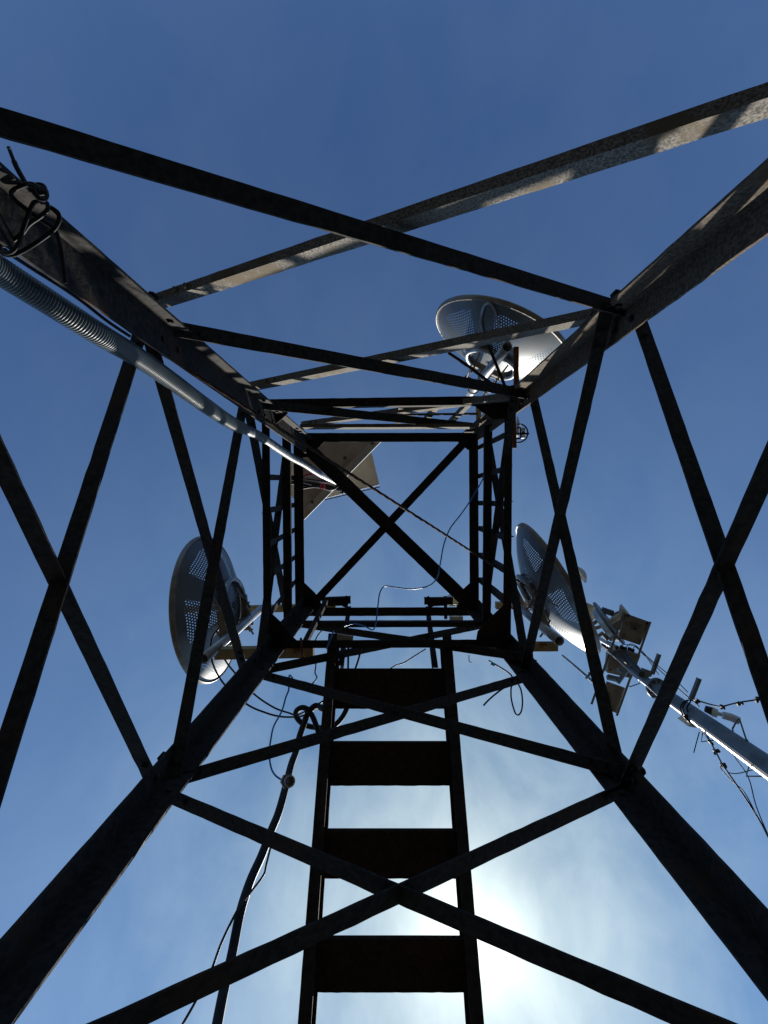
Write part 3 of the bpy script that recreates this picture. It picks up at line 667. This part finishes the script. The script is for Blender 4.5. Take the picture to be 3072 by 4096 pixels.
# ------------------------------------------------------------------ the tall mast to the right
MXh = 7.5; mb_ = P(3072, 3067, MXh); MX, MY = mb_.x, mb_.y
mast = thing('tall_mast', (MX, MY, 0), 'tall tapered grey mast standing right of the tower, with flange and step brackets', 'mast')
def mr(h): return .163-(h-7.5)*.0125
MB().tube([V((MX, MY, CH+h)) for h in (-1.5, 2, 5, 7.5, 9, 10.6)], [mr(h) for h in (-1.5, 2, 5, 7.5, 9, 10.6)], 16, smooth=False).build('lower_pole', 'mast', mast)
MB().tube([V((MX, MY, CH+h)) for h in (10.66, 11.2, 11.7)], [.10,.09,.08], 20).build('upper_pole', 'mast', mast)
MB().tube([V((MX, MY, CH+10.58)), V((MX, MY, CH+10.64))], .215, 40, smooth=False).build('flange', 'mast', mast)
rb = MB()
for i in range(10):
    th = 2*math.pi*i/10; c = V((math.cos(th), math.sin(th), 0)); rb.prism([V((MX,MY,CH+10.58))+c*.11, V((MX,MY,CH+10.58))+c*.21, V((MX,MY,CH+10.36))+c*.11], V((-c.y, c.x, 0))*.01)
rb.build('flange_ribs', 'mast', mast)
def mstep(a, b, c, h):
    MB().tube([P(*a, h+.12), P(*b, h), P(*c, h-.02)], .012, 8, smooth=False).build('step_bracket', 'mast', mast)
mstep((2812,2922), (2805,2967), (2866,2959), 9.2); mstep((2997,3062), (2985,3105), (3055,3105), 8.0); mstep((2560,2733),(2520,2747),(2512,2740), 11.2)
def crossarm(a, b, h):
    MB().L(P(*a, h), P(*b, h), (1,.3,0), .07, up, .07, .008, .0).build('cross_arm', 'mast', mast)
crossarm((2634,2616), (2606,2696), 11.0); MB().prism([P(2567,2672,11.0), P(2612,2688,11.0), P(2606,2706,11.0), P(2580,2712,11.0)], (0,0,.05)).build('arm_bracket', 'mast', mast)
crossarm((2795,2713), (2760,2802), 9.9)
MB().prism([P(2752,2905,9.6), P(2771,2892,9.6), P(2786,2912,9.6)], (0,0,.35)).build('fin_plate', 'cream', mast)
# rack with panels
rk = thing('panel_rack', P(2490,2650,12.2), 'long rack of flat brownish panels fixed across the mast head', 'panel rack')
def z6(l): return [(2350+x/4.1475, 2380+y/4.1475) for x, y in l]
def quad(l, h, th, nm, m): return MB().prism([P(u, v, h) for u, v in z6(l)], (0,0,th)).build(nm, m, rk)
quad([(620,300),(1050,455),(870,832),(520,715)], 12.3, .05, 'panel', 'panel')
quad([(360,960),(560,890),(880,1000),(735,1385),(330,1290)], 12.6, .18, 'equipment_plate', 'panel')
quad([(330,1440),(625,1545),(480,1960),(195,1850)], 12.3, .05, 'panel', 'panel')
for a, b in (((1062,452),(505,2010)), ((625,290),(85,1820))):
    (u0, v0), (u1, v1) = z6([a, b]); MB().L(P(u0, v0, 12.25), P(u1, v1, 12.25), (-1,-.3,0), .055, up, .06, .008, 0).build('rail', 'frame', rk)
for a, b in (((330,1360),(510,1400)), ((500,1245),(640,1290))): 
    (u0, v0), (u1, v1) = z6([a, b]); MB().tube([P(u0, v0, 12.1), P(u1, v1, 12.1)], .07, 4, smooth=False).build('cross_piece', 'mast', rk)
(u0, v0), (u1, v1) = z6([(700,1180),(500,1460)]); MB().tube([P(u0, v0, 12.0), P(u1, v1, 12.0)], .06, 4, smooth=False).build('cross_piece', 'mast', rk)
for l in ((780,560), (990,470), (680,345), (375,1240)): MB().hexh(P(*z6([l])[0], 12.3)-V((0,0,.012)), (0,0,1), .03, .01).build('bolt', 'rubber', rk)
for a in ((560,850), (620,875), (690,880), (745,905)): MB().tube([P(*z6([(a[0], a[1]+40)])[0], 12.45), P(*z6([(a[0]+10, a[1]-10)])[0], 12.45)], .045, 8).build('cable_plug', 'rubber', rk)
# round tan drum behind the disc antenna
dn = MB().tube([P(*z6([(560,425)])[0], 13.2), P(*z6([(560,425)])[0], 13.5)], .25, 36, smooth=False); dn.build('drum', 'frame', rk)
sq = MB().prism([P(u, v, 13.4) for u, v in z6([(285,215),(450,270),(420,360),(255,300)])], (0,0,.15)); sq.build('bracket_box', 'mast', rk)
quad([(-10,130),(110,180),(150,380),(90,420),(-10,400)], 13.6, .1, 'backing_panel', 'cream')
# disc antenna
da = thing('disc_antenna', P(2432,2493,13), 'thin pale disc antenna seen edge-on at the mast head', 'antenna')
cdn = P(*z6([(345,468)])[0], 13.0); e0 = P(*z6([(90,150)])[0], 13.0); e1 = P(*z6([(595,790)])[0], 13.0)
lt_ = (e1-e0); tt = lt_.normalized(); nn_ = V((-tt.y, tt.x, 0)).normalized()
ry = (cdn-V((0,0,CH))).normalized(); nn_ = tt.cross(ry).normalized()
if nn_.y > 0: nn_ = -nn_
nn_ = (nn_-ry*.10).normalized(); vv_ = nn_.cross(tt).normalized()
Rr = lt_.length/2*.97
def disc(c, r0, r1, x0, x1, nm, m, par, nsg=48):
    vs = []; fs = []
    for x, r in ((x0, .001), (x0, r0), (x1, r1), (x1, .001)):
        for j in range(nsg): th = 2*math.pi*j/nsg; vs.append(c+nn_*x+tt*(r*math.cos(th))+vv_*(r*math.sin(th)))
    for k in range(3):
        for j in range(nsg): fs.append((k*nsg+j, k*nsg+(j+1)%nsg, (k+1)*nsg+(j+1)%nsg, (k+1)*nsg+j))
    return MB().add(vs, fs).build(nm, m, par)
disc(cdn, Rr, Rr*.98, -.01, .045, 'disc', 'mast', da); disc(cdn-nn_*.12, Rr*.68, Rr*.8, -.05, .09, 'back_shell', 'pipe', da)
MB().tube([cdn, cdn+nn_*.42], .075, 16).build('feed_tube', 'cream', da); MB().tube([cdn+nn_*.40, cdn+nn_*.5, cdn+nn_*.56], [.1,.2,.22], 20, smooth=False).build('feed_cup', 'cream', da)
b0, b1 = z6([(495,880)])[0], z6([(140,700)])[0]
MB().pipe(P(*b0, 12.2), P(*b1, 14.0), .058, .01, 24, top=True).build('mounting_pipe', 'pipe', da)
mm_ = MB()
for a, b in (((140,700),(240,640)), ((300,640),(400,750)), ((90,480),(160,430)), ((100,560),(230,520)), ((230,620),(330,740))):
    (u0, v0), (u1, v1) = z6([a, b]); mm_.tube([P(u0, v0, 12.9), P(u1, v1, 12.9)], .045, 6, smooth=False)
mm_.build('clamp_set', 'frame', da)
# slanted tubes running along the mast top
for a, b, r, ha, hb in (((900,1320),(560,900),.105,11.0,12.6), ((760,1180),(260,830),.085,11.6,13.4)):
    (u0, v0), (u1, v1) = z6([a, b]); MB().tube([P(u0, v0, ha), P(u1, v1, hb)], r*.62, 14).build('head_tube', 'headsteel', mast)
# whip
wa = thing('whip_antenna', P(2373,2728,11.5), 'slim grey whip antenna left of the panel rack', 'antenna')
MB().tube([P(2420,2768,10.9), P(2373,2728,11.6), P(2300,2664,12.6), P(2250,2622,13.4)], [.032,.032,.028,.024], 12).build('rod', 'mast', wa)
MB().tube([P(2345,2712,11.9), P(2358,2698,12.0), P(2356,2690,12.0)], .03, 8, smooth=False).build('bracket', 'mast', wa)
# camera housing on its V bracket
ch = thing('camera_housing', P(2920,2872,8.4), 'white tubular security camera held off the mast on a V-shaped bracket', 'camera')
z7 = lambda x, y: (2700+x/4.46, 2700+y/4.46)
MB().tube([P(*z7(850,715), 8.4), P(*z7(1000,755), 8.35), P(*z7(1145,820), 8.3)], [.060,.064,.062], 20, smooth=False).build('housing', 'whitep', ch)
MB().tube([P(*z7(740,680), 8.5), P(*z7(860,715), 8.45)], .032, 14).build('neck', 'cream', ch)
MB().tube([P(*z7(670,660), 8.6), P(*z7(760,690), 8.55)], [.075,.068], 20, smooth=False).build('head', 'cream', ch)
MB().tube([P(*z7(540,600), 8.7), P(*z7(690,660), 8.65)], [.055,.075], 12, smooth=False).build('tape_wrap', 'rubber', ch)
MB().tube([P(*z7(1035,1000), 8.1), P(*z7(1025,960), 8.1), P(*z7(1120,785), 8.1), P(*z7(1150,785), 8.1), P(*z7(1270,1150), 8.0), P(*z7(1300,1170), 8.0)], .013, 8, smooth=False).build('bracket', 'mast', ch)
# cables on the mast
MG = 'black cables strung about the mast'
z5 = lambda l: [(2700+x/3.686, 2800+y/3.686) for x, y in l]
def mcable(l, h, r, label): return cable('mast_cable', l, h, r, 'black', label, 'cable', MG, 6)
mcable(z5([(440,460),(520,610),(600,760),(700,950),(790,1080),(900,1240),(1050,1460),(1190,1680),(1290,1850),(1371,2010),(1500,2250)]), (8.6,6.5), .013, 'knotted black cable dropping from the mast to the right edge')
mcable(z5([(680,930),(680,1010),(760,1110),(880,1230),(990,1320),(1060,1420),(1150,1590),(1200,1700),(1310,1890),(1420,2080)]), (8.2,6.7), .008, 'thin bright cable swinging beside the knotted one')
mcable(z5([(875,830),(930,910),(1040,1060),(1110,1220),(1160,1430),(1210,1600),(1290,1800),(1400,2050)]), (7.9,6.7), .008, 'thin cable leaving the mast lowest, nearest the right edge')
mcable(z5([(790,1070),(870,1085),(970,1075),(1060,1050),(1180,1020)]), 8.0, .007, 'short slack cable between the knotted cable and the mast')
mcable(z5([(360,470),(340,540),(310,650),(277,778)]), 9.4, .009, 'single cable end hanging free left of the mast')
mcable(z5([(300,330),(430,500),(560,690),(680,910)]), (9.0,8.3), .008, 'thin cable running to the top of the knotted one')
mcable([(2775,2798),(2792,2803),(2850,2820),(2884,2826),(2920,2818),(2960,2809),(3042,2796),(3130,2775)], (9.6,8.2), .014, 'black clamped cable leading off to the right behind the tower brace')
mcable(z6([(540,850),(600,820),(680,830),(780,850),(900,950),(1010,1040),(1100,1120),(1310,1290),(1500,1450),(1660,1610)]), (12.2,10.3), .010, 'wire from the rack plugs down the mast, outermost')
mcable(z6([(640,870),(700,815),(800,840),(930,960),(1080,1130),(1200,1250),(1300,1340)]), (12.2,11), .010, 'wire from the rack plugs down the mast, second')
mcable(z6([(760,890),(800,850),(880,940),(980,1040),(1060,1150),(1180,1320)]), (12.2,11), .010, 'wire from the rack plugs down the mast, innermost')
mcable(z6([(1460,1510),(1560,1600),(1640,1670),(1800,1800),(1850,1850)]), (10.4,9.9), .012, 'wire reaching the upper cross arm')
for i, o_ in enumerate((0, 9, 26)):
    mcable([(2752+o_*.3,2801),(2735+o_,2808),(2722+o_,2830),(2728+o_,2856),(2745+o_,2876),(2764+o_*.5,2890)], 9.3, .013, ('outer','middle','inner')[i]+' of three cable turns hugging the mast below the cross arm')
o = cable('guy_cable', z6([(170,820),(400,990),(640,1210),(870,1400),(1100,1610),(1180,1690)]), (12,9.9), .013, 'pipe', 'pale grey steel cable running along the mast head'); 
kn = thing('cable_clamps', P(2884,2830,9), 'row of small black clamps on the mast cables', 'clamps')
for (u, v), h in ((z5([(525,615)])[0], 8.5), (z5([(620,755)])[0], 8.4), (z5([(710,955)])[0], 8.1), ((2890,2829), 9.0), ((2960,2810), 8.7), ((3031,2798), 8.3), ((2742,2869), 9.3), ((2755,2878), 9.3), ((2790,2806), 9.4)):
    k_ = MB(); c = P(u, v, h)
    for q in range(4): k_.box(c+V((random.uniform(-.03,.03), random.uniform(-.03,.03), random.uniform(-.02,.02))), ((random.random(), 1, .2), (1, -random.random(), .1), (0,0,1)), (.026,.02,.02))
    k_.build('clamp', 'rubber', kn)

for o in bpy.data.objects:
    if '_w' in o: del o['_w']
S.cycles.max_bounces = 6; S.cycles.transparent_max_bounces = 12
